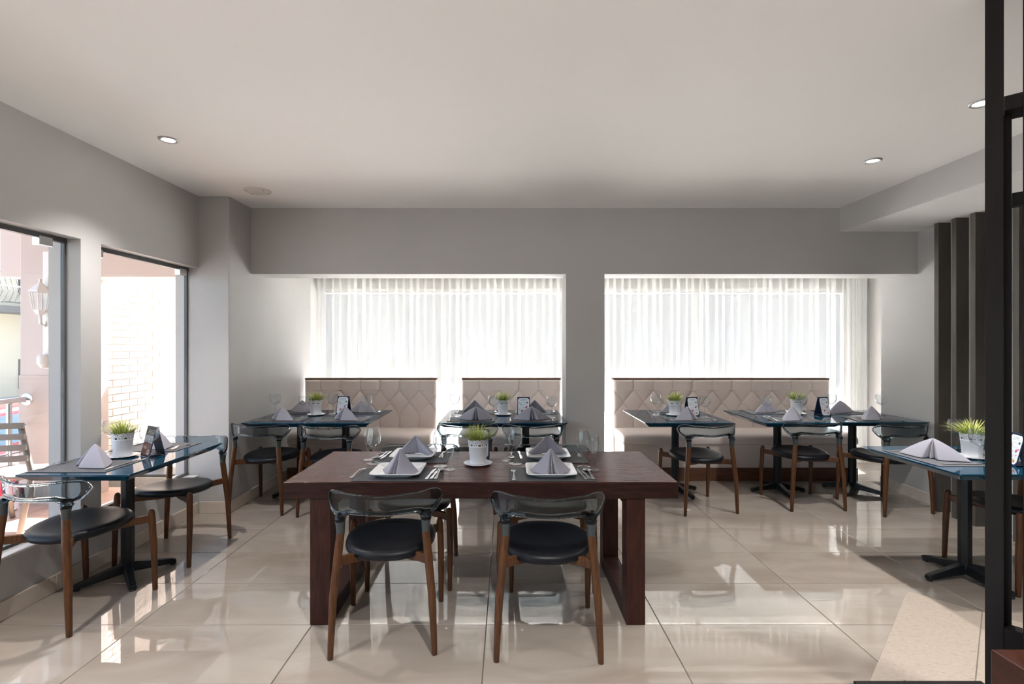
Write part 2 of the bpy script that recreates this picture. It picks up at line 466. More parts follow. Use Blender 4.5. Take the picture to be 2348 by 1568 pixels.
# dark vertical slats on the right wall
slat_me = MB().box(0, .105, 0, .044, 0, 2.505).mesh('wall_slat', 'slat')
slats = [4.34 - .1705 * k for k in range(0, 24)]
ordn = ['first', 'second', 'third', 'fourth', 'fifth', 'sixth', 'seventh', 'eighth', 'ninth', 'tenth', 'eleventh', 'twelfth']
for k, yy in enumerate(slats):
    if k and yy < .6: break
    o = put('wall_slat', slat_me, None, (3.733, yy, 0))
    lab = ('dark brown upright wall slat, %s from the alcove corner' % ordn[k]) if k < 12 else 'dark brown upright wall slat at the near end of the row'
    tag(o, lab, 'slat', 'upright slats on the right wall')

# ------------------------------------------------------------------ sheer curtains
def curtain(x0, x1, y, label, seed, z1=2.5, amp=.036, per=.19):
    rnd = random.Random(seed)
    n = int((x1 - x0) / per * 22); nv = 10
    ks = []; ph = 0
    offs = [rnd.uniform(-.5, .5) for _ in range(200)]
    pitch = []
    def fn(u, v):
        s = u * (x1 - x0) / per
        i = int(s); f = s - i
        w = offs[i % 200] * (1 - f) + offs[(i + 1) % 200] * f
        top = .55 + .45 * v
        yy = amp * (math.sin(2 * math.pi * (s + .35 * w)) + .45 * math.sin(2 * math.pi * (2.3 * s + w))) * (.7 + .6 * abs(w)) * (.75 + .25 * (1 - v))
        xx = x0 + u * (x1 - x0) + .040 * math.sin(4 * math.pi * (s + .2 * w)) + .012 * w * (1 - v)
        return (xx, y + yy, .03 + v * (z1 - .03))
    o = MB().grid(fn, n, nv).build('sheer_curtain', 'sheer', smooth=True, fix=False)
    return tag(o, label, 'curtain')
curtain(-2.37, .88, 6.13, 'white sheer pleated curtain behind the two benches left of the column', 3)
curtain(.90, 4.16, 6.13, 'white sheer pleated curtain behind the long bench right of the column', 5)
curtain(4.12, 4.33, 6.06, 'narrow bunched sheer curtain end hanging beside the beige corner wall', 9, amp=.03, per=.07)
tr = thing('curtain_track', 'white curtain rail under the ceiling behind the beam', 'rail', (0, 6.13, 2.5))
box('rail', (-2.39, 4.35, -.03, .03, 0, .03), 'sill_white', tr, bevel=.003)

# ------------------------------------------------------------------ outside behind the curtains
struct(box('ground', (-60, 60, YW + .15, 60, -.22, -.12), 'concrete'))
struct(box('ground_front', (-60, -4.5, -40, YW + .15, -.92, -.80), 'asphalt'))
struct(box('canopy', (-4.75, 5.2, YW + .15, 7.72, 2.74, 2.90), 'far_white'))
def building(name, label, x, y, w, d, h, m, rot, zb, cols, rows, ww=1.1, wh=1.3, balcony=False):
    t = thing(name, label, 'building', (x, y, zb), rot)
    box('wall', (-w / 2, w / 2, 0, d, 0, h), m, t)
    box('roof', (-w / 2 - .2, w / 2 + .2, -.2, d + .2, h, h + .25), 'far_white', t)
    fr = MB().box(-ww / 2, ww / 2, -.06, 0, 0, wh).mesh('window', 'far_white')
    pn = MB().box(-ww / 2 + .1, ww / 2 - .1, -.075, -.055, .1, wh - .1).mesh('pane', 'far_dark')
    for i in range(cols):
        for j in range(rows):
            xx = -w / 2 + (i + .5) * w / cols; zz = 1.0 + j * 2.9
            wo = put('window', fr, t, (xx, 0, zz)); put('pane', pn, wo)
    if balcony:
        for j in range(1, rows):
            zz = j * 2.9 + .55
            box('balcony_slab', (-w / 2, w / 2, -1.0, 0, zz - .18, zz), 'far_white', t)
            ra = MB()
            ra.tube([(-w / 2, -.97, zz + .95), (w / 2, -.97, zz + .95)], .025, 6).tube([(-w / 2, -.97, zz + .1), (w / 2, -.97, zz + .1)], .02, 6)
            for i in range(int(w / .16)):
                xx = -w / 2 + .08 + i * .16
                ra.tube([(xx, -.97, zz + .1), (xx, -1.12, zz + .4), (xx, -.97, zz + .95)], .012, 5)
            ra.build('balcony_railing', 'far_dark', t)
    return t
building('apartment_building', 'pale building across the street, faint through the sheer curtains', 2, 19, 34, 8, 9, 'far_white', 0, -.2, 11, 3, 1.5, 1.4)
building('apartment_building', 'cream building with balcony railings seen through the left window', -15.0, 12.8, 10, 6, 9.5, 'far_cream', R(90), -.9, 7, 3, .55, .9, True)

# ------------------------------------------------------------------ terrace outside the left windows
terr = struct(box('floor_terrace', (-4.62, -2.86, -3, 5.6, -.16, -.032), 'grout'))
for i in range(4):
    for j in range(9):
        x0 = -4.60 + .435 * i; y0 = 1.7 + .435 * j
        if y0 + .43 > 5.6: continue
        tl = .431
        key = ('tt',)
        if key not in tile_cache:
            q = MB(); b = .002
            q.rings([[(0, 0, -.012), (tl, 0, -.012), (tl, tl, -.012), (0, tl, -.012)], [(0, 0, -b), (tl, 0, -b), (tl, tl, -b), (0, tl, -b)], [(b, b, 0), (tl - b, b, 0), (tl - b, tl - b, 0), (b, tl - b, 0)]])
            tile_cache[key] = q.mesh('tile', 'terracotta')
        put('tile', tile_cache[key], terr, (x0, y0, -.02))
struct(box('wall_terrace_pillar', (-4.47, -4.02, 4.60, 5.05, -.02, 2.80), 'terrace_pink', bevel=.01))
struct(box('trim_terrace_pillar', (-4.475, -4.015, 4.592, 5.055, -.02, 1.17), 'terrace_pink_low', bevel=.004))
struct(box('ceiling_terrace', (-4.75, -2.86, -4.2, 5.0, 2.80, 2.95), 'terrace_soffit'))
struct(box('beam_terrace', (-4.75, -2.86, 4.70, 5.0, 2.085, 2.80), 'terrace_soffit'))
bw = struct(box('wall_terrace_brick', (-4.60, -4.415, 5.06, 9.5, -.12, 2.9), 'mortar'))
bk = MB().box(0, .018, 0, .236, 0, .068).mesh('brick', 'brick_pale')
for r in range(30):
    z = .02 + r * .080
    off = .125 if r % 2 else 0
    yy = 5.10 + off
    while yy < 7.2:
        put('brick', bk, bw, (-4.415, yy, z)); yy += .25
struct(box('trim_terrace_cap', (-4.63, -4.38, 5.06, 9.5, 2.42, 2.60), 'far_white'))

# wall lantern on the terrace pillar
t = thing('wall_lantern', 'white outdoor lantern mounted on the pink terrace pillar', 'lamp', (-4.20, 4.53, 1.78))
MB().box(-.03, .03, .035, .07, -.55, .52).build('back_plate', 'lamp_white', t, bevel=.008)
MB().tube([(0, .05, -.10), (0, .03, -.16), (0, -.02, -.14), (0, -.02, -.06)], .012, 8).build('arm', 'lamp_white', t, smooth=True)
q = MB(); q.rings([[(r * math.cos(R(60 * k)), -.02 + r * math.sin(R(60 * k)), z) for k in range(6)] for r, z in ((.03, -.06), (.045, -.03), (.052, -.02))])
q.build('lantern_base', 'lamp_white', t)
q = MB(); q.rings([[(r * math.cos(R(60 * k)), -.02 + r * math.sin(R(60 * k)), z) for k in range(6)] for r, z in ((.048, -.02), (.070, .14))])
q.build('lantern_glass', 'window_glass', t)
for k in range(6):
    MB().tube([(.05 * math.cos(R(60 * k)), -.02 + .05 * math.sin(R(60 * k)), -.02), (.072 * math.cos(R(60 * k)), -.02 + .072 * math.sin(R(60 * k)), .14)], .005, 6).build('lantern_bar', 'lamp_white', t)
q = MB(); q.rings([[(r * math.cos(R(60 * k)), -.02 + r * math.sin(R(60 * k)), z) for k in range(6)] for r, z in ((.085, .14), (.08, .155), (.04, .20), (.012, .23), (.012, .26))])
q.build('lantern_cap', 'lamp_white', t)
MB().lathe([(.03, -.42), (.045, -.45), (.045, -.5), (.02, -.54)], 14, 0, .01).build('scroll_end', 'lamp_white', t, smooth=True)

# stainless railing along the terrace edge
t = thing('terrace_railing', 'stainless steel railing along the terrace edge outside the left window', 'railing', (-4.40, 4.6, -.02))
MB().tube([(0, -.012, .97), (0, -4.6, .97)], .025, 12).build('top_rail', 'steel', t, smooth=40)
MB().lathe([(.05, 0), (.055, .01), (.03, .02)], 18).xf(Matrix.Translation((0, -.001, .97)) @ Matrix.Rotation(R(90), 4, 'X')).build('wall_flange', 'steel', t, smooth=40)
for yy in (-.17, -1.25, -2.35, -3.45):
    MB().tube([(0, yy, 0), (0, yy, .95)], .021, 12).lathe([(.05, 0), (.05, .012), (.024, .02)], 16, 0, yy).build('post', 'steel', t, smooth=40)
for z in (.25, .5, .74):
    MB().tube([(0, -.02, z), (0, -4.6, z)], .007, 8).build('cable', 'steel', t, smooth=True)

# slatted terrace chair outside the window
def terrace_chair(loc, rot, label):
    t = thing('terrace_chair', label, 'chair', loc, rot)
    for s in (-1, 1):
        MB().tube([(s * .23, -.30, 0), (s * .22, -.16, .46), (s * .21, -.25, .86)], .02, 8).build('leg', 'bronze_paint', t, smooth=True)
        MB().tube([(s * .23, .27, 0), (s * .22, .18, .44)], .018, 8).build('leg', 'bronze_paint', t, smooth=True)
    MB().box(-.235, .235, -.20, .24, .435, .46).build('seat', 'bronze_paint', t, bevel=.01)
    for k in range(4):
        z = .58 + k * .085
        MB().rings([[((u - .5) * .47, -.20 - (z - .46) * .14 - .04 * math.cos((u - .5) * 2.6) + dy, z + dz) for dy, dz in ((0, 0), (.014, 0), (.014, .045), (0, .045))] for u in [i / 8 for i in range(9)]]).build('back_slat', 'bronze_paint', t, smooth=40)
terrace_chair((-3.93, 4.02, -.02), R(8), 'slatted outdoor chair on the terrace outside the left window')

# parked red car below the terrace
def car(loc, rot, label):
    t = thing('car', label, 'car', loc, rot)
    side = [(-2.1, .35), (-2.08, .72), (-1.95, .88), (-1.2, .98), (-.55, 1.40), (.55, 1.44), (1.25, 1.05), (2.0, .92), (2.12, .65), (2.1, .32)]
    w = .84
    rs = []
    for x, k in ((-w, .0), (-w + .05, .03), (w - .05, .03), (w, .0)):
        rs.append([(x, a, z + k) for a, z in side])
    MB().rings(rs).build('body', 'car_red', t, bevel=.03)
    glassy = [(-1.05, .99), (-.52, 1.36), (.5, 1.385), (1.1, 1.04)]
    for s in (-1, 1):
        MB().rings([[(s * (w - .01), a, z) for a, z in glassy], [(s * (w + .012), a, z) for a, z in glassy]]).build('side_window', 'car_glass', t)
        for yy in (-1.35, 1.35):
            q = MB().lathe([(.0, -.1), (.29, -.1), (.32, -.07), (.32, .07), (.29, .1), (.0, .1)], 20, cap0=False, cap1=False).xf(Matrix.Translation((s * .76, yy, .32)) @ Matrix.Rotation(R(90), 4, 'Y'))
            q.build('wheel', 'rubber', t, smooth=40)
    MB().rings([[(x, .60, 1.445), (x, 1.24, 1.085), (x, 1.25, 1.065), (x, .61, 1.43)] for x in (-.7, .7)]).build('windscreen', 'car_glass', t)
car((-7.05, 6.3, -.80), 0, 'red parked car below the terrace railing')
# overhead cables
for k, (z, dz) in enumerate(((3.9, .1), (3.2, -.05), (2.7, .12), (5.1, .2))):
    o = MB().tube([(-10.5, 2 + 2 * i, z + dz * i / 4 - .15 * math.sin(i / 8 * math.pi)) for i in range(7)], .016, 5).build('overhead_cable', 'far_dark')
    tag(o, ['lowest', 'second lowest', 'third lowest', 'highest'][sorted((2.7, 3.2, 3.9, 5.1)).index(z)] + ' overhead cable across the street outside the left window', 'cable', 'overhead street cables')

# ------------------------------------------------------------------ travertine inlay, threshold, partition, block
A = Vector((2.34, 2.94)); u = Vector((-.7071, -.7071)); wv = Vector((.7071, -.7071))
for k, lab in enumerate(('pitted beige travertine slab laid diagonally, widest one left of the dark post', 'beige travertine slab laid diagonally under the dark partition', 'beige travertine slab laid diagonally behind the dark partition, at the frame edge')):
    p = [A + wv * (.323 * k + .002), A + wv * (.323 * (k + 1) - .002)]
    pts = [p[0], p[0] + u * 1.35, p[1] + u * 1.35, p[1]]
    o = MB().rings([[(q.x - A.x, q.y - A.y, 0) for q in pts], [(q.x - A.x, q.y - A.y, .006) for q in pts]]).build('travertine_slab', 'travertine', None, (A.x, A.y, .0003), bevel=.0015)
    tag(o, lab, 'floor slab', 'diagonal travertine slabs')
tag(box('floor_threshold', (1.475, 2.02, 2.02, 2.139, .0066, .018), 'partition_wood', bevel=.003), 'thin dark wooden floor strip at the lower right frame edge', 'threshold')
t = thing('wooden_partition', 'dark wooden open screen with tall posts and rails at right', 'partition', (1.748, 1.80, .0066), R(-45))
for k in range(7):
    box('post', (-.0245 + .0965 * k, .0245 + .0965 * k, 0, .05, 0, ZC - .008), 'partition_wood', t, bevel=.002)
box('inner_post', (-.02, .0445, .0505, .11, 0, 2.275), 'partition_wood', t, bevel=.002)
box('top_rail', (.025, .60, .0505, .12, 2.275, 2.325), 'partition_wood', t, bevel=.002)
for k in range(6):
    box('rail_block', (.025 + .0965 * k, .0715 + .0965 * k, 0, .05, 2.275, 2.325), 'partition_wood', t)
    box('rail_block', (.025 + .0965 * k, .0715 + .0965 * k, .004, .05, .36, .435), 'partition_wood', t)
box('middle_rail', (.045, .60, .055, .10, 1.943, 1.99), 'partition_wood', t, bevel=.002)
t = thing('wooden_stool', 'reddish brown wooden block stool at the bottom right corner', 'stool', (1.74, 1.42, 0))
box('stool_top', (-.152, .13, -.22, .23, .30, .45), 'bench_block', t, bevel=.006)
box('stool_leg', (-.14, .12, .13, .21, .0, .30), 'bench_block', t, bevel=.004)
box('stool_leg', (-.14, .12, -.21, -.13, .0, .30), 'bench_block', t, bevel=.004)
# ------------------------------------------------------------------ chair
def bake(o, mods):
    for kind, kw in mods:
        m = o.modifiers.new(kind, kind)
        for k, v in kw.items(): setattr(m, k, v)
    dg = bpy.context.evaluated_depsgraph_get()
    me = bpy.data.meshes.new_from_object(o.evaluated_get(dg))
    o.modifiers.clear(); o.data = me
    return me

def lerp_tab(tab, x):
    if x <= tab[0][0]: return tab[0][1]
    for (a, fa), (b, fb) in zip(tab, tab[1:]):
        if x <= b:
            t = (x - a) / (b - a); t = t * t * (3 - 2 * t)
            return fa + (fb - fa) * t
    return tab[-1][1]

def make_chair():
    t = thing('dining_chair', '', 'chair')
    for s in (-1, 1):
        MB().tube([(s * .238, -.248, 0), (s * .238, -.248, .004), (s * .236, -.248, .06), (s * .226, -.246, .28), (s * .208, -.238, .46), (s * .196, -.230, .575)],
                  [.011, .0135, .0145, .0185, .0195, .0190], 14).build('leg', 'leg_wood', t, smooth=60)
        MB().tube([(s * .243, .240, 0), (s * .243, .240, .004), (s * .243, .238, .06), (s * .243, .230, .28), (s * .237, .222, .45), (s * .236, .221, .468), (s * .236, .221, .477), (s * .236, .221, .4815)],
                  [.011, .0135, .0145, .0180, .0185, .0172, .012, .004], 14).build('leg', 'leg_wood', t, smooth=60)
        pts = []
        for k in range(9):
            f = k / 8
            x = s * (-.222 + f * .455); y_ = -.240 + f * .462
            z = lerp_tab([(0, .440), (.5, .4055), (1, .428)], f)
            pts.append((x, y_, z))
        d = Vector((pts[-1][0] - pts[0][0], pts[-1][1] - pts[0][1], 0)).normalized(); n = Vector((-d.y, d.x, 0)) * .011
        MB().rings([[Vector(p) + n * a + Vector((0, 0, b)) for a, b in ((-1, -.021), (1, -.021), (1, .021), (-1, .021))] for p in pts]).build('cross_rail', 'leg_wood', t, bevel=.003)
    # seat cushion
    prof = [(.0, .428), (.55, .428), (.86, .430), (.96, .436), (.995, .447), (1.0, .456), (.985, .468), (.94, .4765), (.86, .479), (.7, .475), (.45, .468), (.2, .464), (.0, .463)]
    N = 44
    def outl(a, r):
        c, s_ = math.cos(a), math.sin(a)
        e = 2.35
        k = (abs(c) ** e + abs(s_) ** e) ** (-1 / e)
        yy = k * s_ * .222
        w = .224 * (1 + .06 * yy / .222)
        return (r * k * c * w, r * yy + .004)
    rs = []
    for r, z in prof:
        r = max(r, .01)
        ring = []
        for k in range(N):
            x, y_ = outl(2 * math.pi * k / N, r)
            ring.append((x, y_, z + y_ * .045))
        rs.append(ring)
    MB().rings(rs).build('seat', 'leather_black', t, smooth=True)
    # smoked acrylic back: panel, rims and the two sockets fused into one skin
    def P(th, z, off=0):
        A_, B_ = .278, .17
        x = (A_ + off) * math.sin(th); y_ = -.278 - off + (B_ + off) * (1 - math.cos(th)) - (z - .68) * .12
        return (x, y_, z)
    TE = 1.30
    ztop = [(0, .757), (.55, .765), (.92, .772), (1.08, .768), (1.19, .756), (1.26, .741), (TE, .724)]
    zbot = [(0, .665), (.45, .671), (.58, .672), (.70, .660), (.775, .644), (.86, .648), (1.0, .664), (1.14, .685), (1.24, .704), (TE, .719)]
    q = MB()
    M_ = 56
    for sgn in (1,):
        ths = [-TE + 2 * TE * k / M_ for k in range(M_ + 1)]
        rs = []
        for th in ths:
            a, b = lerp_tab(zbot, abs(th)), lerp_tab(ztop, abs(th))
            zs = [a + (b - a) * k / 6 for k in range(7)]
            rs.append([P(th, z, .0048) for z in zs] + [P(th, z, -.0048) for z in reversed(zs)])
        q.rings(rs)
    top = [P(th, lerp_tab(ztop, abs(th)) - .004) for th in ths]
    bot = [P(th, lerp_tab(zbot, abs(th)) + .003) for th in reversed(ths)]
    rad = [.0066] * len(top) + [lerp_tab([(0, .0085), (.5, .0100), (.78, .0150), (1.0, .0095), (TE, .0066)], abs(th)) for th in reversed(ths)]
    q.tube(top + bot, rad, 12, closed=True)
    for s in (-1, 1):
        pj = P(s * .775, .646)
        q.tube([(s * .197, -.231, .628), (s * .1985, -.232, .637), (pj[0], pj[1], .650), (pj[0] * 1.01, pj[1], .668)], [.0235, .0260, .0270, .017], 16)
        so = MB().tube([(s * .196, -.230, .5752), (s * .1957, -.2305, .59), (s * .1962, -.231, .61), (s * .197, -.231, .630)], [.0192, .0196, .0208, .0236], 16).build('backrest_socket', 'smoked_socket', t, smooth=60)
        so['label'] = 'smoked socket joining the clear back to the leg'
    o = q.build('backrest', 'acrylic', t)
    bake(o, [('REMESH', dict(mode='VOXEL', voxel_size=.0042)), ('SMOOTH', dict(factor=.5, iterations=9))])
    o.data.shade_smooth(); o.data.materials.clear(); o.data.materials.append(MATS['acrylic'])
    o['label'] = 'smoky transparent acrylic backrest'
    return proto(t)
CH = make_chair()
G1, G2 = 'chairs at the long wooden table', 'chairs at the teal tables'
def chair(x, y, deg, label, g=G2): copy_tree(CH, (x, y, .0006), R(deg), 'wooden chair with smoky clear back, ' + label, g)
chair(-.597, 2.575, 4.5, 'near side of the wooden table, left one', G1)
chair(.195, 2.535, -1.5, 'near side of the wooden table, right one', G1)
chair(-.585, 3.195, 181, 'far side of the wooden table, left one', G1)
chair(.275, 3.17, 178, 'far side of the wooden table, right one', G1)
chair(-2.365, 2.775, -10, 'near end of the teal window table at left')
chair(-2.315, 3.505, 180, 'far end of the teal window table at left')
chair(-2.125, 4.52, -5, 'beside the alcove wall at the back left teal table')
chair(-1.515, 4.45, -2, 'right one at the back left teal table')
chair(-.345, 4.53, 0, 'left one at the middle teal table')
chair(.225, 4.52, 0, 'beside the column, at the middle teal table')
chair(1.705, 4.515, 8, 'first to the right of the column')
chair(2.70, 4.61, 2, 'second to the right of the column')
chair(3.37, 4.50, 9, 'next to the right wall, third right of the column')
chair(3.175, 3.125, 90, 'behind the dark partition post at right')

# ------------------------------------------------------------------ teal tables
TZ = .75
def pedestal(t, x, y, ax=.19, ay=.19, turn=0):
    out = [(.035 * math.cos(R(22.5 + 45 * k)) * 1.05, .035 * math.sin(R(22.5 + 45 * k)) * 1.05) for k in range(8)]
    p = MB().rings([[(x + a, y + b, z) for a, b in out] for z in (.05, TZ - .057)]).build('pedestal_post', 'black_metal', t)
    MB().box(x - .16, x + .16, y - .16, y + .16, TZ - .056, TZ - .042).build('mounting_plate', 'black_metal', t)
    for sx in (-1, 1):
        for sy in (-1, 1):
            d = Matrix.Rotation(R(turn), 3, 'Z') @ Vector((sx * ax, sy * ay, 0)); n = Vector((-d.y, d.x, 0)).normalized()
            rs = []
            for f, w, z0, z1 in ((0, .026, .035, .10), (.5, .025, .022, .066), (.93, .022, .012, .040), (1.0, .020, .012, .032)):
                c = Vector((x, y, 0)) + d * f
                rs.append([c + n * w + Vector((0, 0, z0)), c - n * w + Vector((0, 0, z0)), c - n * w * .8 + Vector((0, 0, z1)), c + n * w * .8 + Vector((0, 0, z1))])
            a = MB().rings(rs).build('base_arm', 'black_metal', t, bevel=.004)
            c = Vector((x, y, 0)) + d * .94
            MB().lathe([(.016, 0), (.018, .004), (.016, .013)], 12, c.x, c.y).build('foot_pad', 'rubber', a)
def teal_table(x0, x1, y0, y1, label, peds):
    cx, cy = (x0 + x1) / 2, (y0 + y1) / 2
    t = thing('teal_table', label, 'table', (cx, cy, .0006), 0, 'teal dining tables')
    hx, hy = (x1 - x0) / 2, (y1 - y0) / 2
    def rr(e, z, c=.006):
        a, b = hx - e, hy - e
        return [(-a + c, -b, z), (a - c, -b, z), (a, -b + c, z), (a, b - c, z), (a - c, b, z), (-a + c, b, z), (-a, b - c, z), (-a, -b + c, z)]
    MB().rings([rr(.044, TZ - .042), rr(.006, TZ - .011), rr(.0, TZ - .009), rr(0, TZ - .0015), rr(.0015, TZ)]).build('table_top', 'teal', t)
    for p in peds: pedestal(t, *p)
    return t
teal_table(-2.645, -2.03, 2.69, 3.58, 'teal table by the left window', [(-.035, 0, .175, .19)])
teal_table(-2.375, -1.23, 4.47, 5.37, 'wide teal table in the back left alcove corner, four place settings', [(-.22, 0), (.22, 0)])
teal_table(-.615, .537, 4.47, 5.37, 'wide teal table behind the wooden table, next to the column', [(-.22, 0), (.22, 0)])
teal_table(1.235, 2.03, 4.48, 5.37, 'teal table just right of the column', [(.015, 0, .18, .18, -23)])
teal_table(2.305, 3.005, 4.48, 5.35, 'teal table in the middle of the long right bench, left of the joined pair', [(.01, .03, .185, .185, 45)])
teal_table(3.010, 3.815, 4.52, 5.36, 'teal table against the right wall, right of the joined pair', [(.0, .02, .18, .18)])
teal_table(2.44, 3.29, 2.70, 3.455, 'teal table behind the dark partition post at right', [(-.02, .04, .19, .19, -37)])

# ------------------------------------------------------------------ long wooden table
WZ = .74
t = thing('wooden_table', 'long thick dark wooden table in the middle of the room', 'table', (-.136, 2.96, .0006))
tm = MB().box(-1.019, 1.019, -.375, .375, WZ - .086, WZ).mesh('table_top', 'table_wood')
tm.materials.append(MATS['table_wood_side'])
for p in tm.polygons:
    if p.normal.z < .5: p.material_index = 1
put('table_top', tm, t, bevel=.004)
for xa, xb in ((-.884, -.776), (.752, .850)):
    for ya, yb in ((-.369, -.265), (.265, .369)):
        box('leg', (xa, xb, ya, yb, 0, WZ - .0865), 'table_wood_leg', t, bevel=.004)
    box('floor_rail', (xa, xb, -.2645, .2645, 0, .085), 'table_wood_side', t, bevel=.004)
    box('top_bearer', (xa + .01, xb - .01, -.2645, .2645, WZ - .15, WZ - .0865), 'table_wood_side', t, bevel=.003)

# ------------------------------------------------------------------ tufted benches
def bench(x0, x1, first, ncol, label, open_left=True, open_right=True):
    W = x1 - x0
    t = thing('tufted_bench', label, 'bench', (x0, 0, .0006), 0, 'tufted beige benches')
    yb = 5.83; z0, z1 = .47, 1.04
    a = .229; rows = [.921, .779, .637]; dz = .142
    fx = first - x0
    def depth(x, z):
        if z > rows[0]:
            sx = abs(math.sin(math.pi * (x - fx) / a)); p = sx ** .30
            d = max(p, 0)
        elif z < rows[2]:
            d = abs(math.sin(math.pi * (x - fx) / a)) ** .30
        else:
            uu = (x - fx) / a + (z - rows[0]) / (2 * dz); vv = (x - fx) / a - (z - rows[0]) / (2 * dz)
            d = (abs(math.sin(math.pi * uu)) * abs(math.sin(math.pi * vv))) ** .27
        e = min(1, min(x, W - x) / .035, (z - z0 + .03) / .03, (z1 - z + .008) / .03)
        e = math.sqrt(max(0, 1 - (1 - max(e, 0)) ** 2))
        return (.012 + .029 * d) * e
    nx = max(8, int(W / .0048)); nz = 118
    q = MB()
    q.grid(lambda u_, v_: (u_ * W, yb - depth(u_ * W, z0 + v_ * (z1 - z0)), z0 + v_ * (z1 - z0)), nx, nz)
    q.box(0, W, yb - .0005, yb + .10, .0, z1)
    q.build('backrest', 'bench_leather', t, smooth=35)
    for r, z in enumerate(rows):
        k = -1
        while True:
            k += 1
            x = fx + a * k - (a / 2 if r == 1 else 0)
            if x > W - .05: break
            if x < .05: continue
            MB().rings([[(x + rr * math.cos(R(36 * m_)), yy, z + rr * math.sin(R(36 * m_))) for m_ in range(10)] for rr, yy in ((.0155, yb - .006), (.015, yb - .019), (.010, yb - .026), (.002, yb - .0275))], cap0=False).build('button', 'bench_leather', t, smooth=True)
    box('top_trim', (-.003, W + .003, yb - .012, yb + .10, z1 + .001, z1 + .020), 'bench_wood', t, bevel=.003)
    # seat cushion: rounded front edge
    yf, ybk = 5.315, yb - .03
    prof = [(ybk, .385), (yf + .02, .385), (yf + .004, .395), (yf, .42), (yf + .006, .455), (yf + .03, .482), (yf + .08, .494), (yf + .25, .497), (ybk, .49)]
    xs = [(0.0, .025), (.008, .008), (.03, 0), (W - .03, 0), (W - .008, .008), (W, .025)]
    rs = []
    for x, e in xs:
        cy_, cz_ = (yf + ybk) / 2, .44
        rs.append([(x, y_ + (e if y_ < cy_ else 0), z - (e * .8 if z > .43 else 0)) for y_, z in prof])
    MB().rings(rs).build('seat_cushion', 'bench_leather', t, smooth=35)
    box('base_panel', (.012, W - .012, 5.345, yb, .137, .386), 'bench_leather', t, bevel=.004)
    box('kick_board', (.0, W, 5.338, yb, 0, .134), 'bench_wood', t, bevel=.003)
    return t
bench(-2.345, -.82, -2.345 + .18, 6, 'short beige tufted bench in the left alcove corner')
bench(-.525, .62, -.525 + .201, 5, 'short beige tufted bench partly behind the column')
bench(1.235, 3.735, 1.235 + .226, 10, 'long beige tufted bench right of the column')

# ------------------------------------------------------------------ tableware prototypes
def make_glass(name, prof_out, th, cat):
    outer = prof_out
    inner = [(max(r - th, .0008), z) for r, z in reversed(outer) if z > outer[-1][1] * .42 and r > .009]
    full = outer + [(outer[-1][0] - th * .5, outer[-1][1] + .0008)] + inner
    zb = inner[-1][1]
    full += [(.002, zb - .004)]
    o = MB().lathe([(r, z) for r, z in full], 28, cap0=True, cap1=True).build(name, 'wine_glass', None, smooth=60)
    tag(o, '', cat)
    return (o, [])
BALLOON = make_glass('wine_glass', [(.004, .0), (.036, .0), (.037, .002), (.030, .005), (.014, .009), (.0062, .016), (.0052, .03), (.0050, .085), (.0062, .097), (.012, .103),
                                    (.028, .110), (.042, .124), (.050, .142), (.0525, .160), (.051, .180), (.046, .202)], .0014, 'glass')
TULIP = make_glass('wine_glass', [(.004, .0), (.038, .0), (.039, .002), (.032, .005), (.014, .010), (.0068, .018), (.0054, .03), (.0052, .080), (.0062, .092), (.011, .099),
                                  (.024, .108), (.035, .122), (.0405, .138), (.040, .152), (.037, .175), (.031, .205), (.029, .218)], .0014, 'glass')
FLUTE = make_glass('champagne_flute', [(.004, .0), (.029, .0), (.030, .002), (.024, .005), (.012, .010), (.007, .018), (.006, .03), (.0065, .058), (.008, .066), (.011, .074),
                                       (.019, .10), (.024, .13), (.0265, .155), (.026, .178), (.0245, .195)], .0014, 'glass')

def strip(q, st, th=.0022, cols=5):
    """stations (y, halfwidth, z, dish)"""
    rs = []
    for y_, hw, z, dish in st:
        up = []; dn = []
        for k in range(cols):
            t_ = -1 + 2 * k / (cols - 1)
            zz = z + dish * t_ * t_
            up.append((t_ * hw, y_, zz + th / 2)); dn.append((t_ * hw, y_, zz - th / 2))
        rs.append(up + dn[::-1])
    q.rings(rs)
def make_fork():
    q = MB()
    strip(q, [(-.098, .006, .003, 0), (-.095, .0095, .003, 0), (-.075, .0085, .004, 0), (-.04, .0042, .010, 0), (.0, .0032, .015, 0), (.02, .0035, .015, 0), (.034, .007, .013, .001), (.045, .0115, .011, .0015), (.056, .0125, .009, .001)])
    for k in range(4):
        x = -.0098 + .00653 * k; s0 = len(q.v)
        strip(q, [(.054, .0024, .0095, 0), (.075, .0020, .0060, 0), (.095, .0014, .0068, 0), (.100, .0006, .0075, 0)], .0018, 3)
        q.xf(Matrix.Translation((x, 0, 0)), s0)
    o = q.build('fork', 'steel', None, smooth=40); tag(o, '', 'fork'); return (o, [])
def make_knife(L=1.0):
    q = MB()
    strip(q, [(-.110 * L, .005, .004, 0), (-.107 * L, .0085, .004, 0), (-.085 * L, .0080, .004, 0), (-.03 * L, .0055, .004, 0), (.0, .0050, .004, 0)], .005)
    rs = []
    for y_, a, b in ((.0, -.005, .005), (.012, -.0075, .0075), (.06 * L, -.0085, .0088), (.09 * L, -.006, .0090), (.105 * L, .000, .0085), (.112 * L, .0055, .0070)):
        rs.append([(a, y_, .0055), ((a + b) / 2, y_, .0062), (b, y_, .0058), (b, y_, .0045), ((a + b) / 2, y_, .0040), (a, y_, .0045)])
    q.rings(rs)
    o = q.build('knife', 'steel', None, smooth=40); tag(o, '', 'knife'); return (o, [])
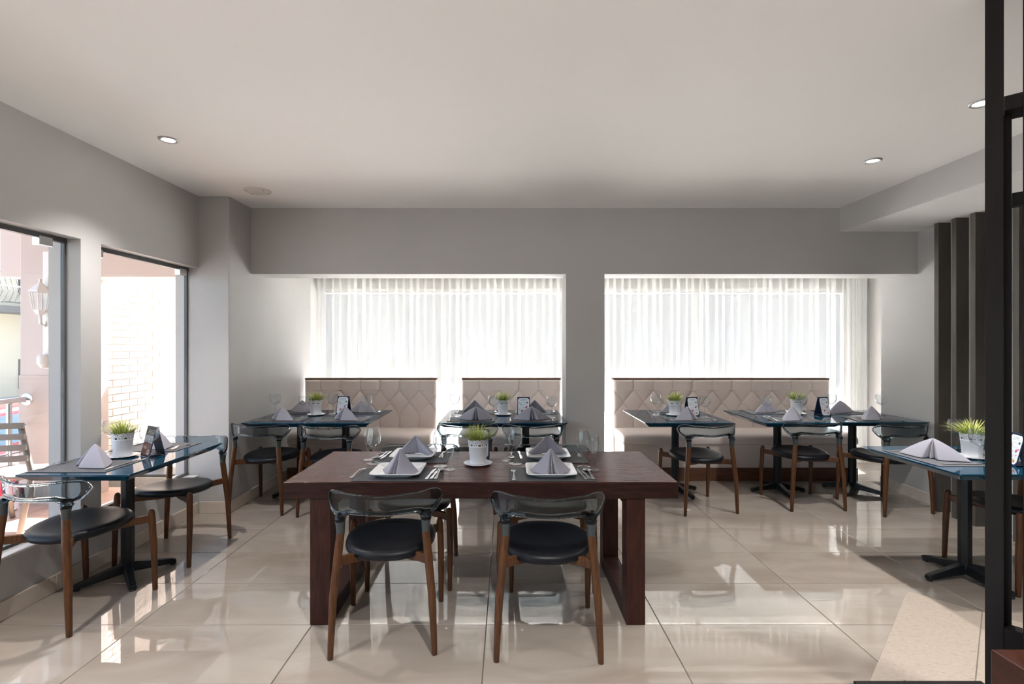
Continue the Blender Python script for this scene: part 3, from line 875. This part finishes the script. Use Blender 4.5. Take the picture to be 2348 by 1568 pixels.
def make_spoon():
    q = MB()
    strip(q, [(-.098, .006, .003, 0), (-.095, .0095, .003, 0), (-.07, .0080, .004, 0), (-.03, .0042, .010, 0), (.015, .0032, .015, 0), (.035, .0040, .014, 0), (.042, .009, .0095, .003), (.050, .0155, .006, .006),
              (.064, .0200, .0030, .008), (.080, .0195, .0030, .008), (.092, .0145, .005, .0055), (.098, .008, .008, .003), (.1005, .002, .0095, 0)], .0016, 7)
    o = q.build('spoon', 'steel', None, smooth=40); tag(o, '', 'spoon'); return (o, [])
FORK, KNIFE, BUTTER, SPOON = make_fork(), make_knife(), make_knife(.82), make_spoon()
BUTTER[0].name = 'butter_knife'

def make_plate():
    def ring(h, z, e):
        pts = []
        for k in range(48):
            a = 2 * math.pi * k / 48; c, s_ = math.cos(a), math.sin(a)
            r = h * (abs(c) ** e + abs(s_) ** e) ** (-1 / e)
            pts.append((r * c, r * s_, z))
        return pts
    rs = [ring(.010, .0022, 6), ring(.080, .0022, 8), ring(.082, .0, 8), ring(.088, .0, 8), ring(.094, .006, 9), ring(.132, .0235, 14), ring(.135, .0265, 15), ring(.1335, .0285, 15), ring(.130, .0275, 14), ring(.097, .0105, 10), ring(.090, .0085, 8), ring(.010, .0080, 6)]
    o = MB().rings(rs).build('square_plate', 'plate_white', None, smooth=40); tag(o, '', 'plate'); return (o, [])
PLATE = make_plate()

def make_napkin(name, curve, h, bulge):
    """cone of cloth over an open zigzag curve; two-sided sheet with thickness"""
    n = 11; q = MB(); curve = [(a * 1.13, b * 1.10) for a, b in curve]
    dense = []
    for (a, b) in zip(curve, curve[1:]):
        for k in range(5): dense.append(((a[0] + (b[0] - a[0]) * k / 5), (a[1] + (b[1] - a[1]) * k / 5)))
    dense.append(curve[-1])
    for _ in range(2):
        dense = [dense[0]] + [((p[0] + 2 * c[0] + nx[0]) / 4, (p[1] + 2 * c[1] + nx[1]) / 4) for p, c, nx in zip(dense, dense[1:], dense[2:])] + [dense[-1]]
    q.grid(lambda u_, v_: (lambda p, r: (p[0] * (.02 + .98 * r), p[1] * (.02 + .98 * r), .0025 + (h - .0025) * ((1 - v_) ** (1 + bulge * min(1, abs(p[0]) * 9)) if bulge > 0 else .62 * (1 - v_) + .38 * (1 - v_ ** 1.7))))(dense[int(round(u_ * (len(dense) - 1)))], v_), len(dense) - 1, n)
    o = q.build(name, 'napkin', None, smooth=True, fix=False)
    bake(o, [('SOLIDIFY', dict(thickness=.0028, offset=0)), ('SUBSURF', dict(levels=1))])
    o.data.shade_smooth(); tag(o, '', 'napkin')
    return (o, [])
# open front faces -Y
NAP = make_napkin('folded_napkin', [(.0, .070), (-.055, .052), (-.116, .012), (-.080, -.028), (-.044, -.062), (-.024, -.072), (-.014, -.050), (-.008, -.020), (-.002, -.050), (.0, -.068),
                                    (.002, -.050), (.008, -.020), (.014, -.050), (.024, -.072), (.044, -.062), (.080, -.028), (.116, .012), (.055, .052), (.0, .070)], .128, .22)
_c = [(a * 1.42, b * 1.05) for a, b in [(.0, .070), (-.055, .052), (-.116, .012), (-.080, -.028), (-.044, -.062), (-.024, -.072), (-.014, -.050), (-.008, -.020), (-.002, -.050), (.0, -.068),
    (.002, -.050), (.008, -.020), (.014, -.050), (.024, -.072), (.044, -.062), (.080, -.028), (.116, .012), (.055, .052), (.0, .070)]]
NAPT = make_napkin('folded_napkin', _c, .118, -1)
NAPB = make_napkin('folded_napkin', [(-.030, .060), (-.075, .045), (-.118, .022), (-.122, .002), (-.105, -.008), (-.090, .004), (-.045, .022), (-.010, .040), (.0, .048), (.010, .040), (.045, .022), (.090, .004), (.105, -.008), (.122, .002), (.118, .022), (.075, .045), (.030, .060)], .122, .10)

def make_mat(name, w, d, m):
    o = MB().box(-w / 2, w / 2, -d / 2, d / 2, 0, .0022).build(name, m, None, bevel=.0008); tag(o, '', 'placemat'); return (o, [])
MATT = make_mat('placemat', .435, .295, 'mat_weave'); MATW = make_mat('placemat', .455, .292, 'mat_stripe')

def make_pot():
    t = thing('potted_grass', '', 'plant')
    z0 = .006
    MB().lathe([(.004, z0), (.0455, z0), (.048, z0 + .002), (.055, z0 + .098), (.0565, z0 + .100), (.0565, z0 + .103), (.0545, z0 + .105), (.0525, z0 + .103), (.046, z0 + .006), (.004, z0 + .005)], 36).build('pot', 'pot_white', t, smooth=40)
    # pierced lace collar
    q = MB(); NA, NZ = 112, 16; H0, H1 = z0 + .104, z0 + .146
    def pos(i, j):
        a = 2 * math.pi * i / NA; f = j / NZ
        sc = abs(math.sin(math.pi * i / 8)) ** .6
        z = H0 + (H1 - H0) * f * (.90 + .10 * sc)
        r = .0545 + .0065 * f
        return (r * math.cos(a), r * math.sin(a), z)
    for i in range(NA):
        for j in range(NZ + 1): q.v.append(pos(i, j))
    def hole(i, j):
        x = (i % 16) - 7.5; z = j - 3.0
        d = math.hypot(x, z * 1.05)
        if j < 2: return False
        if 8.7 < d < 10.6: return int((math.atan2(z, x)) * 5.2 + 40) % 2 == 0
        if 5.2 < d < 6.7 and z >= 0: return int((math.atan2(z, x)) * 3.9 + 40) % 2 == 0
        if d < 2.6: return True
        if j == 14: return i % 4 in (1, 2)
        return False
    for i in range(NA):
        for j in range(NZ):
            if hole(i, j): continue
            k = (i + 1) % NA
            q.f.append((i * (NZ + 1) + j, k * (NZ + 1) + j, k * (NZ + 1) + j + 1, i * (NZ + 1) + j + 1))
    o = q.build('lace_collar', 'pot_white', t, fix=False)
    bake(o, [('SOLIDIFY', dict(thickness=.0014, offset=0))]); o['label'] = 'pierced lace-like rim of the pot'
    MB().lathe([(.004, z0 + .118), (.052, z0 + .114), (.053, z0 + .10)], 24, cap1=False).build('soil', 'soil', t)
    # grass
    rnd = random.Random(11); q = MB(); tips = []
    for b in range(230):
        a = rnd.uniform(0, 2 * math.pi); r = .046 * math.sqrt(rnd.random())
        p = Vector((r * math.cos(a), r * math.sin(a), z0 + .112))
        lean = (r / .046) * .75 + rnd.uniform(-.1, .35); aa = a + rnd.uniform(-.6, .6)
        L = rnd.uniform(.085, .138); w = rnd.uniform(.0018, .0030)
        side = Vector((-math.sin(aa), math.cos(aa), 0))
        base = len(q.v)
        for s_ in range(5):
            f = s_ / 4
            ang = lean * (.35 + .85 * f)
            c = p + Vector((math.cos(aa) * math.sin(ang), math.sin(aa) * math.sin(ang), math.cos(ang))) * L * f
            ww = w * (1 - f ** 1.6) + .0002
            q.v.append(tuple(c - side * ww)); q.v.append(tuple(c + side * ww)); tips += [f, f]
        for s_ in range(4):
            k = base + 2 * s_; q.f.append((k, k + 1, k + 3, k + 2))
    me = q.mesh('grass_blades', 'grass', True, False)
    at = me.attributes.new('tip', 'FLOAT', 'POINT')
    for i, v in enumerate(tips): at.data[i].value = v
    g = put('grass_blades', me, t); g['kind'] = 'stuff'; g['label'] = 'yellow-green blades of grass'
    return proto(t)
POT = make_pot()
def make_saucer():
    rs = []
    for r, z, sc in ((.004, .0035, 0), (.05, .0035, 0), (.052, .0, 0), (.062, .0, 0), (.080, .0085, 1), (.0835, .0105, 1), (.082, .0115, 1), (.062, .0055, .3), (.05, .0055, 0), (.004, .0052, 0)):
        rs.append([((r + sc * .003 * abs(math.sin(9 * a))) * math.cos(a), (r + sc * .003 * abs(math.sin(9 * a))) * math.sin(a), z) for a in (2 * math.pi * k / 72 for k in range(72))])
    o = MB().rings(rs).build('saucer', 'pot_white', None, smooth=40); tag(o, '', 'saucer'); return (o, [])
SAUCER = make_saucer()

# menu stand: folded navy easel with a clipped-corner printed card
def menu_print(name, dark):
    m = mat(name, (.72, .78, .86), .45)
    nt = m.node_tree; b = nt.nodes['Principled BSDF']; tc = nt.nodes.new('ShaderNodeTexCoord')
    sep = nt.nodes.new('ShaderNodeSeparateXYZ'); nt.links.new(tc.outputs['Object'], sep.inputs[0])
    def math_(op, a, b_=None, c=None):
        n = nt.nodes.new('ShaderNodeMath'); n.operation = op
        for i, v in enumerate((a, b_, c)):
            if v is None: continue
            if isinstance(v, (int, float)): n.inputs[i].default_value = v
            else: nt.links.new(v, n.inputs[i])
        return n.outputs[0]
    X, Z = sep.outputs['X'], sep.outputs['Z']
    def mixc(fac, base, col):
        n = nt.nodes.new('ShaderNodeMixRGB')
        nt.links.new(fac, n.inputs[0])
        if isinstance(base, tuple): n.inputs[1].default_value = (*base, 1)
        else: nt.links.new(base, n.inputs[1])
        n.inputs[2].default_value = (*col, 1)
        return n.outputs[0]
    def inside(x, z, hx, hz):
        return math_('MULTIPLY', math_('LESS_THAN', math_('ABSOLUTE', math_('SUBTRACT', X, x)), hx), math_('LESS_THAN', math_('ABSOLUTE', math_('SUBTRACT', Z, z)), hz))
    def disc(x, z, r):
        dx = math_('SUBTRACT', X, x); dz_ = math_('SUBTRACT', Z, z)
        return math_('LESS_THAN', math_('SQRT', math_('ADD', math_('MULTIPLY', dx, dx), math_('MULTIPLY', dz_, dz_))), r)
    ns = nt.nodes.new('ShaderNodeTexNoise'); ns.inputs['Scale'].default_value = 420; nt.links.new(tc.outputs['Object'], ns.inputs['Vector'])
    gaps = math_('GREATER_THAN', ns.outputs['Fac'], .47)
    def lines(x, z, hx, hz, pitch):
        fr = math_('FRACT', math_('DIVIDE', math_('ADD', Z, 10.0), pitch))
        return math_('MULTIPLY', math_('MULTIPLY', inside(x, z, hx, hz), math_('LESS_THAN', fr, .42)), gaps)
    if not dark:
        c = (.74, .80, .88)
        c = mixc(lines(.0, .156, .030, .010, .0075), c, (.18, .24, .38))
        for z in (.132, .108, .082, .058, .034):
            c = mixc(lines(.004, z, .032, .008, .005), c, (.40, .46, .56))
        for x, z in ((-.041, .128), (.043, .098), (-.041, .066), (.036, .062)):
            c = mixc(disc(x, z, .0042), c, (.60, .03, .05))
        for x, z, r, col in ((.036, .133, .0085, (.05, .20, .13)), (-.026, .116, .0085, (.52, .50, .36)), (.026, .086, .009, (.42, .06, .17)), (.034, .092, .006, (.62, .20, .25)),
                             (-.018, .052, .0085, (.55, .05, .07)), (-.010, .058, .007, (.68, .18, .15)), (.028, .026, .0085, (.62, .16, .05)), (.020, .030, .006, (.75, .45, .12))):
            c = mixc(disc(x, z, r), c, col)
    else:
        c = (.055, .050, .055)
        c = mixc(inside(0, .108, .06, .022), c, (.50, .52, .55))
        c = mixc(lines(.005, .150, .036, .014, .009), c, (.62, .60, .58))
        c = mixc(lines(.003, .108, .040, .016, .007), c, (.10, .07, .06))
        c = mixc(inside(0, .045, .06, .036), c, (.14, .055, .035))
        c = mixc(disc(.028, .030, .015), c, (.72, .68, .62)); c = mixc(disc(.028, .031, .010), c, (.16, .06, .03))
        c = mixc(lines(-.022, .056, .024, .009, .008), c, (.70, .66, .60))
    nt.links.new(c, b.inputs['Base Color'])
menu_print('menu_card', False); menu_print('menu_card_dark', True)
def make_menu(name, card):
    t = thing(name, '', 'menu')
    h, w, th = .185, .0605, .0035; tilt = R(13)
    Mf = Matrix.Translation((0, -.046, 0.001)) @ Matrix.Rotation(-tilt, 4, 'X')
    Mb = Matrix.Translation((0, .046, 0.001)) @ Matrix.Rotation(tilt, 4, 'X')
    MB().box(-w, w, 0, th, 0, h).xf(Mf).build('front_board', 'menu_navy', t)
    MB().box(-w, w, -th, 0, 0, h).xf(Mb).build('back_board', 'menu_navy', t)
    MB().box(-w + .004, w - .004, -.036, .036, .010, .012).build('tie_strip', 'menu_navy', t)
    MB().box(-w, w, -.006, .006, h * math.cos(tilt) - .004, h * math.cos(tilt) + .002).build('hinge_strip', 'menu_navy', t)
    for sgn, nm in ((1, 'menu_card'), (-1, 'menu_card')):
        a, b, c = w - .006, .008, .016
        out = [(-a + c, b), (a - c, b), (a, b + c), (a, h - .008 - c), (a - c, h - .008), (-a + c, h - .008), (-a, h - .008 - c), (-a, b + c)]
        o = MB().rings([[(x, -.0006, z) for x, z in out], [(x, 0, z) for x, z in out]]).build(nm, card, t)
        if sgn > 0:
            o.location = (0, -.0462, .001); o.rotation_euler = (-tilt, 0, 0)
        else:
            o.location = (0, .0462, .001); o.rotation_euler = (tilt, 0, math.pi) if False else (-tilt, 0, math.pi)
        o['label'] = 'printed menu card with clipped corners'
    return proto(t)
MENU = make_menu('menu_stand', 'menu_card'); MENUD = make_menu('menu_stand', 'menu_card_dark')

E = .0006
# ------------------------------------------------------------------ wooden table settings
zt = WZ + 2 * E
def P_(pr, x, y, z, deg, label, group): return copy_tree(pr, (x, y, z), R(deg), label, group)
WT = 'on the wooden table'
for nm, x, y, deg in (('near left', -.583, 2.742, 0), ('near right', .236, 2.742, 0), ('far left', -.590, 3.145, 180), ('far right', .262, 3.145, 180)):
    P_(MATW, x, y, zt, deg, 'dark striped placemat, %s place of the wooden table' % nm, 'placemats on the wooden table')
for nm, x, y in (('near left', -.595, 2.755), ('near right', .237, 2.755), ('far left', -.587, 3.165), ('far right', .254, 3.165)):
    P_(PLATE, x, y, zt + .0028, 0, 'square white plate, %s place of the wooden table' % nm, 'square white plates')
P_(NAP, -.585, 2.750, zt + .0112, -24, 'grey folded napkin on the near left plate, its opening turned left', 'napkins on the plates')
P_(NAP, .238, 2.752, zt + .0112, 3, 'grey folded napkin on the near right plate, opening facing forward', 'napkins on the plates')
P_(NAPB, -.580, 3.175, zt + .0112, -14, 'grey folded napkin on the far left plate, rolled hem at right', 'napkins on the plates')
P_(NAPB, .256, 3.175, zt + .0112, 0, 'grey folded napkin on the far right plate, creased like a tent', 'napkins on the plates')
cut = 'cutlery on the wooden table'
P_(FORK, -.818, 2.752, zt + E, -6, 'fork left of the near left plate', cut)
P_(KNIFE, -.415, 2.725, zt + .0028, -4, 'dinner knife right of the near left plate', cut)
P_(BUTTER, -.393, 2.712, zt + .0028, -4, 'small knife between dinner knife and spoon, near left place', cut)
P_(SPOON, -.372, 2.728, zt + .0028, -3, 'soup spoon right of the near left plate', cut)
P_(FORK, .035, 2.702, zt + .0028, 0, 'fork left of the near right plate', cut)
P_(KNIFE, .402, 2.725, zt + .0028, 5, 'dinner knife right of the near right plate', cut)
P_(BUTTER, .424, 2.712, zt + .0028, 5, 'small knife right of the near right plate', cut)
P_(SPOON, .447, 2.722, zt + .0028, 3, 'soup spoon right of the near right plate', cut)
P_(KNIFE, -.768, 3.19, zt + .0028, 177, 'dinner knife beside the far left plate', cut)
P_(BUTTER, -.790, 3.20, zt + .0028, 177, 'small knife beside the far left plate', cut)
P_(SPOON, -.815, 3.185, zt + E, 177, 'soup spoon left of the far left plate', cut)
P_(FORK, -.412, 3.20, zt + .0028, 180, 'fork right of the far left plate', cut)
P_(KNIFE, .082, 3.19, zt + .0028, 184, 'dinner knife beside the far right plate', cut)
P_(SPOON, .025, 3.185, zt + E, 180, 'soup spoon beside the far right plate', cut)
P_(FORK, .452, 3.20, zt + .0028, 180, 'fork right of the far right plate', cut)
gg = 'stemware on the wooden table'
for pr, x, y, nm in ((TULIP, -.794, 2.985, 'tall wine glass at the left end of the wooden table'), (FLUTE, -.853, 3.08, 'champagne flute at the left end of the wooden table'),
                     (TULIP, -.391, 2.92, 'tall wine glass right of the near left plate'), (FLUTE, -.323, 2.84, 'champagne flute between the near left plate and the potted grass'),
                     (TULIP, .049, 2.98, 'tall wine glass just right of the wooden table\'s potted grass'), (FLUTE, .002, 3.06, 'champagne flute just right of the wooden table\'s potted grass'),
                     (TULIP, .442, 2.905, 'tall wine glass right of the near right plate'), (FLUTE, .490, 2.825, 'champagne flute farthest right on the wooden table')):
    P_(pr, x, y, zt + (.0028 if pr is FLUTE and False else E), 0, nm, gg)
def deco(x, y, z, where, mx, my, mdeg, card=MENU, prot=0):
    P_(SAUCER, x, y, z + E, 0, 'white lace-edged saucer under the potted grass ' + where, 'saucers under the pots')
    P_(POT, x, y, z + E, prot, 'white lace-rimmed pot of grass ' + where, 'potted grass')
    P_(card, mx, my, z + E, mdeg, 'navy menu stand ' + where, 'menu stands')
deco(-.173, 2.972, zt, 'on the wooden table', -.172, 3.135, 0)

# ------------------------------------------------------------------ teal table settings
zt = TZ + 2 * E
def setting(x, y, deg, nap, where, fork=(-.195, -.02), knife=(.195, -.02), nrot=0, nxy=(0, 0), cut=True):
    """deg: direction the diner faces (0 = +Y)"""
    c, s_ = math.cos(R(deg)), math.sin(R(deg))
    def L(p): return x + c * p[0] - s_ * p[1], y + s_ * p[0] + c * p[1]
    P_(MATT, x, y, zt, deg, 'grey woven placemat, ' + where, 'placemats on the teal tables')
    nap = NAPT if nap is NAP else nap
    a = L(nxy); P_(nap, a[0], a[1], zt + .003, nrot, 'grey folded napkin, ' + where, 'napkins on the teal tables')
    if cut:
        a = L(fork); P_(FORK, a[0], a[1], zt + .0028, deg, 'fork, ' + where, 'cutlery on the teal tables')
        a = L(knife); P_(KNIFE, a[0], a[1], zt + .0028, deg, 'knife, ' + where, 'cutlery on the teal tables')
def gl(x, y, nm): P_(BALLOON, x, y, zt + E, 0, 'wine glass, ' + nm, 'wine glasses on the teal tables')
w_ = 'of the teal table by the left window'
setting(-2.415, 2.885, 0, NAP, 'near place ' + w_, nrot=-42, nxy=(.02, .03), fork=(-.185, .0), knife=(.188, .0))
setting(-2.39, 3.42, 180, NAP, 'far place ' + w_, nrot=140, nxy=(0, 0), fork=(-.175, .02), knife=(.18, 0))
gl(-2.185, 3.065, 'by the menu stand ' + w_); gl(-2.585, 3.28, 'nearest the pane ' + w_)
deco(-2.40, 3.13, zt, 'on the teal table by the left window', -2.235, 3.165, -33, MENUD, 40)
w_ = 'of the back left alcove table'
setting(-2.10, 4.68, 0, NAP, 'near left place ' + w_, nrot=-40, fork=(-.195, 0), knife=(.185, 0))
setting(-1.51, 4.68, 0, NAP, 'near right place ' + w_, nrot=-38, fork=(-.235, 0), knife=(.19, 0))
setting(-2.12, 5.195, 180, NAP, 'far left place ' + w_, nrot=150, fork=(-.19, .0), knife=(.19, 0))
setting(-1.50, 5.195, 180, NAP, 'far right place ' + w_, nrot=160, fork=(-.19, .0), knife=(.19, 0))
gl(-2.325, 5.03, 'at the wall end ' + w_); gl(-1.965, 4.855, 'left of the pot ' + w_); gl(-1.754, 5.05, 'left of the menu stand ' + w_); gl(-1.352, 4.83, 'at the right end ' + w_)
deco(-1.90, 4.985, zt, 'on the back left alcove table', -1.64, 5.03, -10, MENU, 80)
w_ = 'of the teal table behind the wooden table'
setting(-.33, 4.675, 0, NAP, 'near left place ' + w_, nrot=2, nxy=(.04, 0), fork=(-.2, -.02), knife=(.2, -.02))
setting(.245, 4.675, 0, NAP, 'near right place ' + w_, nrot=10, nxy=(-.02, 0), fork=(-.215, -.02), knife=(.175, -.02))
setting(-.315, 5.185, 180, NAPB, 'far left place ' + w_, nrot=0, nxy=(.02, .0))
setting(.285, 5.185, 180, NAPB, 'far right place ' + w_, nrot=-12)
gl(-.527, 5.03, 'at the left end ' + w_); gl(-.134, 4.86, 'left of the pot ' + w_); gl(.428, 4.81, 'at the column end ' + w_)
deco(-.043, 5.0, zt, 'on the teal table behind the wooden table', .160, 4.93, 0, MENU, 130)
w_ = 'of the teal table just right of the column'
setting(1.70, 4.69, 0, NAP, 'near place ' + w_, nrot=40, nxy=(-.02, 0), fork=(-.19, -.01), knife=(.20, -.01))
setting(1.72, 5.19, 180, NAP, 'far place ' + w_, nrot=200)
gl(1.48, 4.995, 'left of the pot ' + w_); gl(1.897, 4.815, 'right of the menu stand ' + w_)
deco(1.655, 4.96, zt, 'on the teal table just right of the column', 1.815, 4.935, 15, MENU, 200)
w_ = 'of the teal table in the middle of the long bench'
setting(2.655, 4.675, 0, NAP, 'near place ' + w_, nrot=42, fork=(-.19, -.01), knife=(.20, -.01))
setting(2.68, 5.185, 180, NAP, 'far place ' + w_, nrot=205)
gl(2.516, 4.865, 'left one ' + w_); gl(2.875, 4.90, 'before the pot ' + w_)
deco(2.915, 5.05, zt, 'on the joined teal tables along the long bench', 3.105, 4.94, 20, MENU, 250)
w_ = 'of the teal table against the right wall'
setting(3.42, 4.71, 0, NAP, 'near place ' + w_, nrot=40, fork=(-.205, -.01), knife=(.205, -.01))
setting(3.43, 5.165, 180, NAP, 'far place ' + w_, nrot=200)
gl(3.245, 5.03, 'behind the menu stand ' + w_); gl(3.715, 4.98, 'at the wall end ' + w_)
w_ = 'of the teal table behind the dark post'
setting(2.625, 3.09, -90, NAP, 'left place ' + w_, nrot=-52, fork=(-.185, -.02), knife=(.175, .02))
setting(3.175, 3.09, 90, NAP, 'right place ' + w_, nrot=120)
gl(2.775, 2.945, 'nearer one ' + w_); gl(2.985, 3.325, 'beside the grass ' + w_)
deco(2.872, 3.10, zt, 'on the teal table behind the dark post', 2.965, 2.905, 72, MENU, 300)

# unplaced prototypes are removed
for o in list(bpy.data.objects):
    if o.parent is None and o.get('label') == '' :
        for c in kids(o): bpy.data.objects.remove(c)
        bpy.data.objects.remove(o)
cleanup_flags()
